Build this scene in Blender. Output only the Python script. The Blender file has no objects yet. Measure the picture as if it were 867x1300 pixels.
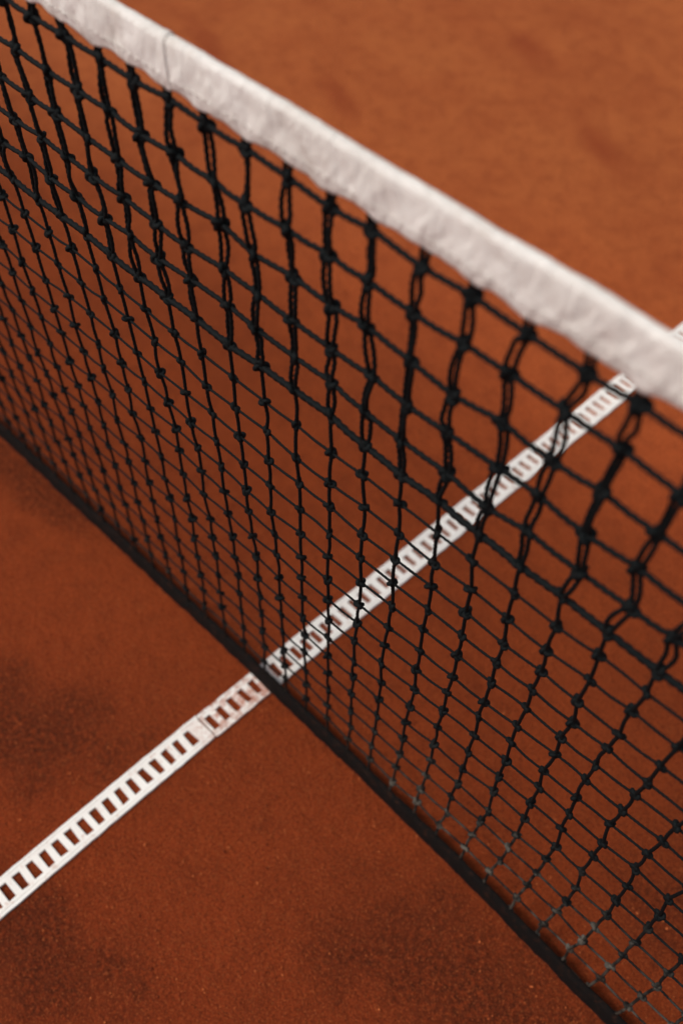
import bpy, bmesh, math, random
import numpy as np
from mathutils import Vector, Matrix, noise as mn

random.seed(7); rng = np.random.default_rng(7)
scene = bpy.context.scene
col = scene.collection
PI = math.pi

# ------------------------------------------------------------------ materials
class NT:
    def __init__(s, name):
        s.m = bpy.data.materials.new(name); s.m.use_nodes = True
        s.t = s.m.node_tree; s.b = s.t.nodes['Principled BSDF']
        s.geo = s.t.nodes.new('ShaderNodeNewGeometry')
    def n(s, typ, **kw):
        x = s.t.nodes.new(typ)
        for k, v in kw.items(): setattr(x, k, v)
        return x
    def link(s, a, b): s.t.links.new(a, b)
    def noise(s, scale, detail=4, rough=.55, vec=None, dist=0):
        x = s.n('ShaderNodeTexNoise'); x.inputs['Scale'].default_value = scale
        x.inputs['Detail'].default_value = detail; x.inputs['Roughness'].default_value = rough
        x.inputs['Distortion'].default_value = dist
        s.link(vec if vec else s.geo.outputs['Position'], x.inputs['Vector']); return x.outputs['Fac']
    def rng(s, v, a, b, c=0., d=1., smooth=True):
        x = s.n('ShaderNodeMapRange'); x.clamp = True
        if smooth: x.interpolation_type = 'SMOOTHSTEP'
        s.link(v, x.inputs[0])
        for i, q in enumerate((a, b, c, d)): x.inputs[i+1].default_value = q
        return x.outputs[0]
    def math(s, op, a, b=None):
        x = s.n('ShaderNodeMath', operation=op)
        for i, q in enumerate((a, b)):
            if q is None: continue
            if isinstance(q, (int, float)): x.inputs[i].default_value = q
            else: s.link(q, x.inputs[i])
        return x.outputs[0]
    def mix(s, f, a, b, blend='MIX'):
        x = s.n('ShaderNodeMix', data_type='RGBA', blend_type=blend)
        for i, q in ((0, f), (6, a), (7, b)):
            if isinstance(q, (int, float)): x.inputs[i].default_value = q
            elif isinstance(q, tuple): x.inputs[i].default_value = (*q, 1)
            else: s.link(q, x.inputs[i])
        return x.outputs[2]
    def bump(s, h, strength, dist, prev=None):
        x = s.n('ShaderNodeBump'); x.inputs['Strength'].default_value = strength
        x.inputs['Distance'].default_value = dist
        s.link(h, x.inputs['Height'])
        if prev: s.link(prev, x.inputs['Normal'])
        return x.outputs[0]
    def xyz(s):
        x = s.n('ShaderNodeSeparateXYZ'); s.link(s.geo.outputs['Position'], x.inputs[0]); return x.outputs
    def blob(s, cx, cy, rx, ry, rot=0, wob=.5, wscale=9):
        """soft irregular patch on the ground around a world point"""
        m = s.n('ShaderNodeMapping', vector_type='TEXTURE')
        s.link(s.geo.outputs['Position'], m.inputs['Vector'])
        m.inputs['Location'].default_value = (cx, cy, 0)
        m.inputs['Rotation'].default_value = (0, 0, rot)
        m.inputs['Scale'].default_value = (rx, ry, 1)
        l = s.n('ShaderNodeVectorMath', operation='LENGTH'); s.link(m.outputs[0], l.inputs[0])
        w = s.math('MULTIPLY', s.math('SUBTRACT', s.noise(wscale, 8, .72), .5), wob*2)
        return s.rng(s.math('ADD', l.outputs['Value'], w), 1.3, -.05)
    def done(s, colr, rough, normal=None, spec=.3):
        if isinstance(colr, tuple): s.b.inputs['Base Color'].default_value = (*colr, 1)
        else: s.link(colr, s.b.inputs['Base Color'])
        if isinstance(rough, (int, float)): s.b.inputs['Roughness'].default_value = rough
        else: s.link(rough, s.b.inputs['Roughness'])
        s.b.inputs['Specular IOR Level'].default_value = spec
        if normal: s.link(normal, s.b.inputs['Normal'])
        return s.m

def clay_material():
    s = NT('red_clay')
    X = s.xyz()
    # light falloff painted into the clay: paler beyond the net, darker in front
    falloff = s.math('ADD', s.math('SUBTRACT', X[1], s.math('MULTIPLY', X[0], .30)), s.math('MULTIPLY', s.math('SUBTRACT', s.noise(2.2, 4), .5), .5))
    falloff_front = s.rng(falloff, -.50, .40)
    falloff_far = s.rng(falloff, .3, 1.5)
    base = s.mix(falloff_front, (.385, .058, .0130), (.445, .078, .0175))
    base = s.mix(falloff_far, base, (.455, .122, .0330))
    big = s.rng(s.noise(4.2, 6, .6), .35, .68)
    base = s.mix(s.math('MULTIPLY', big, .40), base, (.265, .043, .0110))
    mid = s.rng(s.noise(26, 6, .65), .42, .72)
    base = s.mix(s.math('MULTIPLY', mid, .42), base, (.205, .035, .0098))
    pale = s.rng(s.noise(55, 5, .6), .56, .76)
    base = s.mix(s.math('MULTIPLY', pale, .26), base, (.55, .145, .042))
    d = None
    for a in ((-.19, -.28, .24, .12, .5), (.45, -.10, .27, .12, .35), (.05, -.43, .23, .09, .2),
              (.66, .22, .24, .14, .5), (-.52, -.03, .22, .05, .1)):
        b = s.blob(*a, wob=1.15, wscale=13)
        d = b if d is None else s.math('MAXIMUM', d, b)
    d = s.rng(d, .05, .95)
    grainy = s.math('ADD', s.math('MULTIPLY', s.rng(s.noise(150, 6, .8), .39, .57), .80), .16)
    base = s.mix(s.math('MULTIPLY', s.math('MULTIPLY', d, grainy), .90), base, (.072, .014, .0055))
    sc = None
    for a in ((-.913, 1.08, .11, .04, -.5), (-.40, 1.35, .13, .04, -.5), (-.75, 1.55, .10, .05, -.5), (-1.25, 1.0, .2, .04, -.4), (.1, 1.1, .12, .04, -.5)):
        b = s.blob(*a, wob=.55, wscale=16)
        sc = b if sc is None else s.math('MAXIMUM', sc, b)
    base = s.mix(s.math('MULTIPLY', sc, .62), base, (.235, .034, .010))
    base = s.mix(s.rng(s.noise(260, 4, .85), .45, .60, 0, .58), base, (.118, .020, .007))
    base = s.mix(s.rng(s.noise(400, 3, .8), .55, .65, 0, .55), base, (.64, .18, .054))
    speck = s.rng(s.noise(280, 2, .5), .73, .77, 0, .4)
    base = s.mix(speck, base, (.60, .24, .11))
    # chalk dust lying on the clay along the white line
    lx = s.math('ABSOLUTE', s.math('SUBTRACT', X[0], s.math('MULTIPLY', X[1], .041)))
    ch = s.math('MULTIPLY', s.rng(lx, .024, .014), s.rng(X[1], .0, .40))
    ch = s.math('MULTIPLY', ch, s.rng(s.noise(160, 6, .7), .30, .58))
    base = s.mix(s.math('MULTIPLY', ch, .55), base, (.72, .54, .46))
    near = s.rng(X[1], .9, .2)
    n1 = s.bump(s.noise(600, 3, .7), .9, .0026)
    n2 = s.bump(s.math('MULTIPLY', s.noise(190, 5, .8), near), 1., .0075, n1)
    n3 = s.bump(s.math('MULTIPLY', s.noise(45, 6, .65), s.math('ADD', s.math('MULTIPLY', near, .8), .2)), .6, .014, n2)
    n4 = s.bump(s.noise(5, 3, .5), .3, .03, n3)
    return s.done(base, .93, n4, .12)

def cord_material(name, dust, pale=0.):
    s = NT(name)
    X = s.xyz()
    c = s.mix(s.noise(160, 4), (.0018, .0026, .0030), (.0048, .0072, .0080))
    f = s.math('MULTIPLY', s.rng(X[2], .18, .015), s.rng(s.noise(75, 4), .40, .68))
    c = s.mix(s.math('MULTIPLY', f, dust), c, (.070, .045, .031))
    if pale:
        g = s.math('MULTIPLY', s.math('MULTIPLY', s.rng(X[2], .27, .05), s.rng(X[0], .08, .42)), s.rng(s.noise(60, 3), .40, .62))
        c = s.mix(s.math('MULTIPLY', g, pale), c, (.14, .12, .097))
    nb = s.bump(s.noise(1500, 3, .7), .5, .0006)
    return s.done(c, .68, nb, .13)

def canvas_material(name, tint=1.):
    s = NT(name)
    X = s.xyz()
    c = s.mix(s.rng(s.noise(14, 5), .35, .7), (.81*tint, .77*tint, .73*tint), (.72*tint, .675*tint, .63*tint))
    stain = s.math('MULTIPLY', s.rng(s.noise(42, 6, .7), .50, .72), .45)
    c = s.mix(stain, c, (.52, .43, .37))
    low = s.math('MULTIPLY', s.rng(X[2], .890, .870), s.rng(s.noise(80, 4), .36, .66))
    c = s.mix(s.math('MULTIPLY', low, .45), c, (.46, .39, .35))
    mp = s.n('ShaderNodeMapping'); s.link(s.geo.outputs['Position'], mp.inputs['Vector']); mp.inputs['Scale'].default_value = (1, 1, .3)
    w = s.bump(s.noise(85, 5, .65, mp.outputs[0], 1.), .7, .005)
    wv = s.bump(s.noise(1400, 2), .35, .0006, w)
    return s.done(c, .86, wv, .2)

def tape_material(name):
    s = NT(name)
    X = s.xyz()
    c = s.mix(s.noise(30, 4), (.90, .87, .83), (.81, .76, .71))
    n = s.noise(130, 6, .7)
    c = s.mix(s.rng(n, .54, .74, 0, .8), c, (.46, .18, .09))
    n2 = s.noise(38, 6, .7)
    c = s.mix(s.rng(n2, .58, .72, 0, .45), c, (.50, .23, .13))
    # clay swept over the end of the tape next to the net
    near = s.math('MULTIPLY', s.rng(X[1], -.150, -.070), s.rng(X[1], .04, -.02))
    edge = s.rng(s.noise(85, 7, .75), .42, .60)
    c = s.mix(s.math('MULTIPLY', near, s.math('ADD', s.math('MULTIPLY', edge, .75), .04)), c, (.40, .095, .028))
    nb = s.bump(n, .4, .0012)
    nb = s.bump(s.noise(900, 3), .3, .0006, nb)
    return s.done(c, .6, nb, .35)

M_clay = clay_material()
M_cord = cord_material('black_cord', .5, .4)
M_knot = cord_material('black_knot', .5, .9)
M_band = canvas_material('white_canvas')
M_seam = canvas_material('white_canvas_seam', .99)
_s = NT('stitch_thread'); M_thread = _s.done(_s.mix(_s.noise(200), (.70, .65, .61), (.58, .53, .49)), .8)
_s = NT('bottom_tape_fabric')
_X = _s.xyz()
_c = _s.mix(_s.noise(90, 5), (.004, .0037, .0037), (.012, .008, .007))
_c = _s.mix(_s.math('MULTIPLY', _s.rng(_s.noise(110, 7, .8), .52, .70), .45), _c, (.09, .028, .013))
_c = _s.mix(_s.math('MULTIPLY', _s.rng(_X[2], .007, .001), _s.rng(_s.noise(60, 6, .75), .40, .62)), _c, (.18, .038, .013))
M_btape = _s.done(_c, .88, _s.bump(_s.noise(320, 5, .8), .9, .003), .10)
M_line = tape_material('white_line_plastic')
_s = NT('grit'); _c = _s.mix(_s.rng(_s.noise(70, 2), .35, .65), (.13, .022, .007), (.54, .13, .038))
M_grit = _s.done(_c, .9, None, .12)

# ------------------------------------------------------------------ mesh helpers
def mesh_obj(name, V, F, mat, parent=None, smooth=True):
    V = np.asarray(V, dtype=np.float32); F = np.asarray(F, dtype=np.int32)
    me = bpy.data.meshes.new(name)
    k = F.shape[1]
    me.vertices.add(len(V)); me.vertices.foreach_set('co', V.ravel())
    me.loops.add(F.size); me.loops.foreach_set('vertex_index', F.ravel())
    me.polygons.add(len(F))
    me.polygons.foreach_set('loop_start', np.arange(0, F.size, k, dtype=np.int32))
    if smooth: me.polygons.foreach_set('use_smooth', np.ones(len(F), dtype=bool))
    me.update(calc_edges=True)
    me.materials.append(mat)
    o = bpy.data.objects.new(name, me); col.objects.link(o)
    if parent: o.parent = parent
    return o

class Acc:
    def __init__(s): s.V = []; s.F = []; s.M = []; s.n = 0
    def add(s, V, F, m=0): s.V.append(V); s.F.append(F + s.n); s.M.append(np.full(len(F), m, np.int32)); s.n += len(V)
    def build(s, name, mat, parent=None, smooth=True, mat2=None):
        o = mesh_obj(name, np.vstack(s.V), np.vstack(s.F), mat, parent, smooth)
        if mat2:
            o.data.materials.append(mat2)
            o.data.polygons.foreach_set('material_index', np.concatenate(s.M))
        return o

def sweep(P, r, sides=9, ply=3, pitch=.009, amp=.16, closed=False, phase=0.):
    """twisted cord along a polyline"""
    P = np.asarray(P, float); N = len(P)
    if closed:
        T = np.roll(P, -1, 0) - np.roll(P, 1, 0)
    else:
        T = np.gradient(P, axis=0)
    T /= np.linalg.norm(T, axis=1)[:, None] + 1e-12
    ref = np.array([.05, 1., .03])
    A = ref - (T @ ref)[:, None]*T
    A /= np.linalg.norm(A, axis=1)[:, None] + 1e-9
    B = np.cross(T, A)
    L = np.concatenate([[0], np.cumsum(np.linalg.norm(np.diff(P, axis=0), axis=1))])
    th = np.linspace(0, 2*PI, sides, endpoint=False)
    rad = np.asarray(r)*np.ones(N)
    R = rad[:, None]*(1 + amp*np.cos(ply*(th[None, :] - 2*PI*L[:, None]/(pitch*ply) - phase)))
    V = P[:, None, :] + R[..., None]*(np.cos(th)[None, :, None]*A[:, None, :] + np.sin(th)[None, :, None]*B[:, None, :])
    M = N if closed else N-1
    i = np.arange(M)[:, None]; j = np.arange(sides)[None, :]
    i2 = (i+1) % N; j2 = (j+1) % sides
    F = np.stack([i*sides+j, i*sides+j2, i2*sides+j2, i2*sides+j], -1).reshape(-1, 4)
    return V.reshape(-1, 3), F

def spline(K, per):
    """Catmull-Rom through K with per samples in each span"""
    K = np.asarray(K, float)
    E = np.vstack([2*K[0]-K[1], K, 2*K[-1]-K[-2]])
    t = np.linspace(0, 1, per, endpoint=False)[None, :, None]
    p0, p1, p2, p3 = (E[i:len(E)-3+i][:, None, :] for i in range(4))
    c = .5*(2*p1 + (p2-p0)*t + (2*p0-5*p1+4*p2-p3)*t**2 + (3*p1-p0-3*p2+p3)*t**3)
    return np.vstack([c.reshape(-1, 3), K[-1:]])

# ------------------------------------------------------------------ net layout
DX = .0392
NEAR = 27                       # columns each side that are parts of their own
FARC = 58                       # columns each side altogether
Z_BOT, Z_MID, Z_TOP = .020, .655, .8590
NL = 15; NU = 5
zl = np.linspace(Z_BOT, Z_MID, NL+1)
zu = np.linspace(Z_MID, Z_TOP, NU+1)
cols = np.arange(-FARC, FARC+1)
xs = .004 + DX*cols

def foot(x):
    """the bottom edge lies in a slight curve on the clay"""
    return -.036*np.clip(x, 0, 1.2)**2
def belly(x, z):
    """how far the hanging net bows away from its plane"""
    h = np.clip(z/.66, 0, 1)
    b = np.sin(PI*h)**1.1
    g = 1/(1+np.exp(-(x-.30)/.07))
    return b*(.004 + .020*g) + .0012*np.sin(x*17+z*9)*np.clip((.87-z)*6, 0, 1)*h + foot(x)*(1-h)**1.5

def knots(z_rows, jx, jz):
    K = np.zeros((len(z_rows), len(cols), 3))
    for i, z in enumerate(z_rows):
        g = 1/(1+np.exp(-(xs-.30)/.07))       # the right hand part hangs slacker
        row_wave = .0012*np.sin(xs*9+i*1.7) + .0006*np.sin(xs*31+i*2.9)
        zz = z + row_wave + rng.normal(0, jz, len(cols))*(1+.6*g)
        xx = xs + rng.normal(0, jx, len(cols))*(1+.8*g) + .0016*np.sin(xs*13 + z*10)
        xx = xx + g*.0050*np.sin(z*11.5 + .4)*np.sin(PI*min(1, z/.66))
        K[i, :, 0] = xx; K[i, :, 2] = zz; K[i, :, 1] = belly(xx, zz) + rng.normal(0, .0006, len(cols))
    return K
KL = knots(zl, .0009, .0009)
KU = knots(zu, .0020, .0014)
KL[0, :, 2] = Z_BOT + .002*rng.random(len(cols))
KU[0] = KL[-1]
near = np.abs(cols) <= NEAR

# ------------------------------------------------------------------ tennis net
net = bpy.data.objects.new('tennis_net', None); col.objects.link(net)
net['label'] = 'black knotted tennis net with white canvas band standing across the clay court'
net['category'] = 'tennis net'

# knot template: a small pulled-tight wrap of cord
t = np.linspace(0, 2*PI, 40, endpoint=False)
tre = np.stack([np.sin(t)+2*np.sin(2*t), -.75*np.sin(3*t), np.cos(t)-2*np.cos(2*t)], -1)/3.
def add_knot(acc, p, size, rr):
    a, b, c = rng.uniform(0, 2*PI), rng.normal(0, .5), rng.normal(0, .5)
    Rm = np.array(Matrix.Rotation(a, 3, 'Y') @ Matrix.Rotation(b, 3, 'X') @ Matrix.Rotation(c, 3, 'Z'))
    sc = np.array([size*rng.uniform(.85, 1.15), size*.9, size*rng.uniform(.85, 1.2)])
    P = (tre*sc) @ Rm.T + p
    V, F = sweep(P, rr, sides=6, amp=0, closed=True)
    acc.add(V, F, 1)

outer = Acc()
def row_path(K, per, sag):
    mid = []
    for j in range(len(K)):
        mid.append(K[j])
        if j < len(K)-1:
            m = .5*(K[j]+K[j+1]); m = m + np.array([0, rng.normal(0, .0004), -sag*rng.uniform(.3, 1.4)]); mid.append(m)
    return spline(mid, per)
# --- lower netting: single cords
for i in range(NL):
    V, F = sweep(row_path(KL[i], 10, .0006), .00122, sides=8, pitch=.0044, amp=.2, phase=i)
    mesh_obj('horizontal_cord', V, F, M_cord, net)
V, F = sweep(row_path(KL[NL], 10, .0007), .0028, sides=9, pitch=.008, amp=.2)
o = mesh_obj('horizontal_cord', V, F, M_cord, net); o['label'] = 'thicker horizontal cord where the doubled cords end'
for j in range(len(cols)):
    K = [np.array([KL[0, j, 0], KL[0, j, 1], .006])] + [KL[i, j] for i in range(NL+1)]
    pts = []
    for i in range(len(K)):
        pts.append(K[i])
        if i < len(K)-1:
            pts.append(.5*(K[i]+K[i+1]) + np.array([rng.normal(0, .0006), rng.normal(0, .0005), 0]))
    if near[j]:
        acc = Acc()
        V, F = sweep(spline(pts, 10), .00168, sides=8, pitch=.0056, amp=.2, phase=j); acc.add(V, F)
        for i in range(NL+1):
            big = i == NL
            add_knot(acc, KL[i, j], .0052 if big else .0043, .0024 if big else .0022)
        o = acc.build('vertical_cord', M_cord, net, mat2=M_knot)
    else:
        V, F = sweep(spline(pts, 3), .0016, sides=5, amp=0); outer.add(V, F)
# --- upper netting: doubled cords
for i in range(1, NU+1):
    V, F = sweep(row_path(KU[i], 10, .0008), .00208, sides=9, pitch=.007, amp=.2, phase=i)
    mesh_obj('horizontal_cord', V, F, M_cord, net)
for j in range(len(cols)):
    acc = Acc()
    topx = KU[NU, j, 0] + rng.normal(0, .002)
    # the two strands run side by side: some cells lie tight, most gape a little
    sway = []
    for i in range(NU):
        k = rng.normal(0, .0013); sk = rng.normal(0, .0013)
        u = rng.random()
        w = rng.uniform(.0019, .0024) if u < .22 else (rng.uniform(.0025, .0033) if u < .75 else rng.uniform(.0034, .0044))
        sway.append((k, sk, w, rng.normal(0, .0011), rng.uniform(-.75, .55), rng.uniform(.30, .68)))
    for side in (-1, 1):
        pts = []
        for i in range(NU+1):
            a = .0012 if i == 0 else .0018
            pts.append(KU[i, j] + np.array([side*a, side*rng.normal(0, .0004), 0]))
            if i < NU:
                k, sk, w, yk, tw, pk = sway[i]
                for f in (.22, .5, .78):
                    g_ = max(.45, 1 - abs(f-pk)*1.2)
                    m = (1-f)*KU[i, j] + f*KU[i+1, j]
                    ww = .0017 + (w-.0017)*g_
                    pts.append(m + np.array([side*ww*math.cos(tw*g_) + k*g_ + sk*(f-.5)*2 + rng.normal(0, .0005), side*ww*math.sin(tw*g_) + yk*g_ + rng.normal(0, .0004), 0]))
        pts.append(np.array([topx + side*.0028, .0005, .8745]))
        pts.append(np.array([topx + side*.0022, .0, .884]))
        if near[j]:
            V, F = sweep(spline(pts, 8), .00176, sides=8, pitch=.0064, amp=.2, phase=j+side)
            acc.add(V, F)
        else:
            V, F = sweep(spline(pts, 3), .0018, sides=5, amp=0); outer.add(V, F)
    if near[j]:
        for i in range(1, NU+1):
            add_knot(acc, KU[i, j] + np.array([0, 0, -.0008]), .0051, .0025)
        o = acc.build('vertical_cord_pair', M_cord, net, mat2=M_cord)
o = outer.build('outer_netting', M_cord, net); o['kind'] = 'stuff'

# --- white band: a canvas sleeve folded over the headline
X0, X1 = xs[0], xs[-1]
ZB = .8735
def band_profile(grow=0.):
    t_ = .0044 + grow; zt = .9075
    def wd(z): return t_*(.72+.28*min(1, max(0, (z-ZB)/.008)))
    pr = []
    for z in np.linspace(ZB-grow, .900, 14): pr.append((-wd(z), z))
    for a in np.linspace(0, PI, 9): pr.append((-math.cos(a)*(.0048+grow), zt + math.sin(a)*(.0046+grow)))
    for z in np.linspace(.900, ZB-grow, 14): pr.append((wd(z), z))
    return np.array(pr)
def ridge(v):
    """noise folded into soft creases"""
    return .5 - abs(mn.noise(v))*1.6
def band_mesh(name, x0, x1, step, grow, mat, parent):
    pr = band_profile(grow); n = len(pr)
    gx = np.arange(x0, x1+step*.5, step)
    V = np.zeros((len(gx), n, 3))
    for a, x in enumerate(gx):
        lift = .0018*mn.noise(Vector((x*7, 3.1, 0))) + .0010*mn.noise(Vector((x*27, 9.1, 0)))
        # pulled down at every cord, puckered between
        scal = -.0012*math.cos(2*PI*(x-.004)/DX) + .0036*mn.noise(Vector((x*30, 1.7, 5))) + .0016*mn.noise(Vector((x*85, 6.7, 5)))
        for b in range(n):
            y, z = pr[b]
            h = min(1, max(0, (z-ZB)/.04)); low = (1-h)**2
            sgn = -1 if b < n/2 else 1
            # long shallow creases, mostly upright and slanting, stronger towards the sewn edge
            q = .0015*ridge(Vector((x*34+z*26, z*6, sgn*3.))) + .0013*mn.noise(Vector((x*66-z*40, z*14, sgn*7.)))
            q += .0011*mn.noise(Vector((x*140-z*90, z*30, sgn*17.)))
            q += .0008*mn.noise(Vector((x*14+z*50, z*24, sgn*11.)))
            q *= (.18 + .82*min(1, max(0, (.914-z)/.020)))
            y2 = y + sgn*q*(.6+.4*h if h < .2 else 1)
            y2 = max(y2, .0012) if sgn > 0 and z < .905 else (min(y2, -.0012) if z < .905 else y2)
            V[a, b] = (x, y2, z + lift + low*scal)
    i = np.arange(len(gx)-1)[:, None]; j = np.arange(n)[None, :]
    j2 = (j+1) % n
    F = np.stack([i*n+j, (i+1)*n+j, (i+1)*n+j2, i*n+j2], -1).reshape(-1, 4)
    return mesh_obj(name, V.reshape(-1, 3), F, mat, parent)
band = band_mesh('top_band', X0, X1, .0022, 0, M_band, net)
seam = band_mesh('band_seam', -.0305, -.0235, .0008, .0008, M_seam, band)
# stitches along the lower edge of the band
V, F = sweep(np.array([[x, -.0050 + .0007*math.cos(2*PI*x/.0075), .8838 + .0004*math.sin(x*60)] for x in np.arange(-1.1, 1.1, .0009)]), .00040, sides=5, amp=0)
mesh_obj('band_stitching', V, F, M_thread, band)

# --- bottom tape: a rough dark strip standing on the clay
pr = []
for a in np.linspace(0, 2*PI, 20, endpoint=False):
    ca, sa = math.cos(a), math.sin(a)
    pr.append((.0046*math.copysign(abs(ca)**.6, ca), .0150 + .0140*math.copysign(abs(sa)**.5, sa)))
pr = np.array(pr); nb_ = len(pr)
gx = np.arange(X0, X1, .003); V = np.zeros((len(gx), nb_, 3))
for a, x in enumerate(gx):
    dy = .0026*mn.noise(Vector((x*5, 0, 2))) + .0008*mn.noise(Vector((x*25, 4, 2))) + float(foot(x))
    hz = 1 + .08*mn.noise(Vector((x*14, 7, 7))) + .07*mn.noise(Vector((x*60, 2, 7)))
    for b in range(nb_):
        y, z = pr[b]
        q = .0011*mn.noise(Vector((x*50, z*60, 1. if y > 0 else 4.))) + .0006*mn.noise(Vector((x*160, z*160, 1. if y > 0 else 4.)))
        V[a, b] = (x, y + q + dy - .16*(.029-z), max(.0008, z*hz))
i = np.arange(len(gx)-1)[:, None]; j = np.arange(nb_)[None, :]; j2 = (j+1) % nb_
F = np.stack([i*nb_+j, i*nb_+j2, (i+1)*nb_+j2, (i+1)*nb_+j], -1).reshape(-1, 4)
btape = mesh_obj('bottom_tape', V.reshape(-1, 3), F, M_btape, net)

# ------------------------------------------------------------------ line tapes
def line_tape(name, y0, y1, mat, label, off=0., seed=0, slope=.041):
    W = .0207; ue = [-W, -.0172, -.0158, -.0114, .0114, .0158, .0172, W]
    pitch = .0190; bar = .0089
    def axis(yy): return off + .041*-.104 + slope*(yy+.104)
    ve = [y0]; kind = []
    y = y0 + .004; ve.append(y); kind.append('bar')
    while y + pitch < y1 - .004:
        ve.append(y + pitch - bar); kind.append('slot')
        ve.append(y + pitch); kind.append('bar'); y += pitch
    ve.append(y1); kind.append('bar')
    bm = bmesh.new(); vs = {}
    def vert(a, b):
        if (a, b) not in vs:
            x = ue[a] + .0013*mn.noise(Vector((ve[b]*60, a*.7, seed)))
            z = .0042 + .0010*mn.noise(Vector((ve[b]*9, seed, 2))) + .0006*mn.noise(Vector((ve[b]*40, a*.4, 5+seed)))
            yy = ve[b] + .0018*mn.noise(Vector((a*.9, ve[b]*90, seed+3)))
            vs[(a, b)] = bm.verts.new((axis(yy) + x + .001*mn.noise(Vector((yy*6, seed, 0))), yy, z))
        return vs[(a, b)]
    for b in range(len(ve)-1):
        for a in range(len(ue)-1):
            if kind[b] == 'slot' and a == 3: continue
            bm.faces.new((vert(a, b), vert(a+1, b), vert(a+1, b+1), vert(a, b+1)))
    ext = bmesh.ops.extrude_face_region(bm, geom=bm.faces[:])
    for v in [g for g in ext['geom'] if isinstance(g, bmesh.types.BMVert)]: v.co.z -= .0045
    bmesh.ops.recalc_face_normals(bm, faces=bm.faces[:])
    top = [f for f in bm.faces if f.normal.z > .9]
    gro = [f for f in top if abs(abs(f.calc_center_median().x - axis(f.calc_center_median().y)) - .0165) < .0011]
    bmesh.ops.inset_region(bm, faces=gro, thickness=.0003, depth=-.0009)
    me = bpy.data.meshes.new(name); bm.to_mesh(me); bm.free(); me.materials.append(mat)
    o = bpy.data.objects.new(name, me); col.objects.link(o)
    bv = o.modifiers.new('soft_edges', 'BEVEL'); bv.width = .0009; bv.segments = 2; bv.limit_method = 'ANGLE'
    o['label'] = label; o['category'] = 'court line'
    return o
line_tape('line_tape', -1.6, -.104, M_line, 'white slotted line tape lying wholly in front of the net', .0005, 1, .029)
line_tape('line_tape', -.1022, 6.4, M_line, 'white slotted line tape passing under the net and running away behind it', .002, 2)

# ------------------------------------------------------------------ ground and grit
bm = bmesh.new()
E = 300
vs = [bm.verts.new(p) for p in ((-E, -E, 0), (E, -E, 0), (E, E, 0), (-E, E, 0))]
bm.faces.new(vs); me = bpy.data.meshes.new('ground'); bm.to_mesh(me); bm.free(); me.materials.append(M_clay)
g = bpy.data.objects.new('ground', me); col.objects.link(g); g['kind'] = 'structure'
g['label'] = 'red clay tennis court surface'; g['category'] = 'ground'

octa = np.array([[1,0,0],[-1,0,0],[0,1,0],[0,-1,0],[0,0,1],[0,0,-1]], float)
of = np.array([[0,2,4],[2,1,4],[1,3,4],[3,0,4],[2,0,5],[1,2,5],[3,1,5],[0,3,5]])
acc = Acc()
for k in range(40000):
    x = rng.uniform(-1.2, 1.0); y = rng.uniform(-.8, 1.4) if k % 3 == 0 else rng.uniform(-.6, .25)
    s_ = min(.0024, .00050 + rng.exponential(.00032))
    a = rng.uniform(0, PI)
    V = octa*rng.uniform(.6, 1.2, (6, 1))*s_*np.array([1, 1, .7])
    c_, n_ = math.cos(a), math.sin(a)
    V = V @ np.array([[c_, n_, 0], [-n_, c_, 0], [0, 0, 1]]) + np.array([x, y, s_*.3])
    acc.add(V, of)
gr = acc.build('clay_grit', M_grit, None, False)
gr['kind'] = 'stuff'; gr['label'] = 'loose red grains scattered over the clay surface'; gr['category'] = 'grit'

# ------------------------------------------------------------------ light
w = bpy.data.worlds.new('World'); scene.world = w; w.use_nodes = True
nt = w.node_tree; bg = nt.nodes['Background']
sky = nt.nodes.new('ShaderNodeTexSky'); sky.sky_type = 'NISHITA'; sky.sun_disc = False
EL, AZ = math.radians(52), math.radians(-140)      # AZ from +Y towards +X
sky.sun_elevation = EL; sky.sun_rotation = AZ
hs = nt.nodes.new('ShaderNodeHueSaturation'); hs.inputs['Saturation'].default_value = .22
nt.links.new(sky.outputs[0], hs.inputs['Color']); nt.links.new(hs.outputs[0], bg.inputs[0])
bg.inputs[1].default_value = .12
L = bpy.data.lights.new('sun', 'SUN'); L.energy = 2.6; L.angle = math.radians(20); L.color = (1, .94, .86)
lo = bpy.data.objects.new('sun', L); col.objects.link(lo)
d = Vector((math.sin(AZ)*math.cos(EL), math.cos(AZ)*math.cos(EL), math.sin(EL)))
lo.rotation_euler = d.to_track_quat('Z', 'Y').to_euler(); lo.location = d*10

# ------------------------------------------------------------------ camera
cam = bpy.data.cameras.new('camera'); co = bpy.data.objects.new('camera', cam); col.objects.link(co)
fw = Vector((-.394, .421, -.8167)).normalized()
rt = Vector((.715, .699, .0164)); rt = (rt - fw*rt.dot(fw)).normalized()
up = rt.cross(fw)
co.matrix_world = Matrix(((rt.x, up.x, -fw.x, .481), (rt.y, up.y, -fw.y, -.365), (rt.z, up.z, -fw.z, 1.251), (0, 0, 0, 1)))
cam.sensor_fit = 'VERTICAL'; cam.sensor_height = 36; cam.sensor_width = 24; cam.lens = 34.5
cam.clip_start = .02; cam.clip_end = 1000
cam.dof.use_dof = True; cam.dof.focus_distance = .92; cam.dof.aperture_fstop = 3.2
scene.camera = co
scene.view_settings.view_transform = 'Standard'; scene.view_settings.look = 'None'; scene.view_settings.exposure = 0
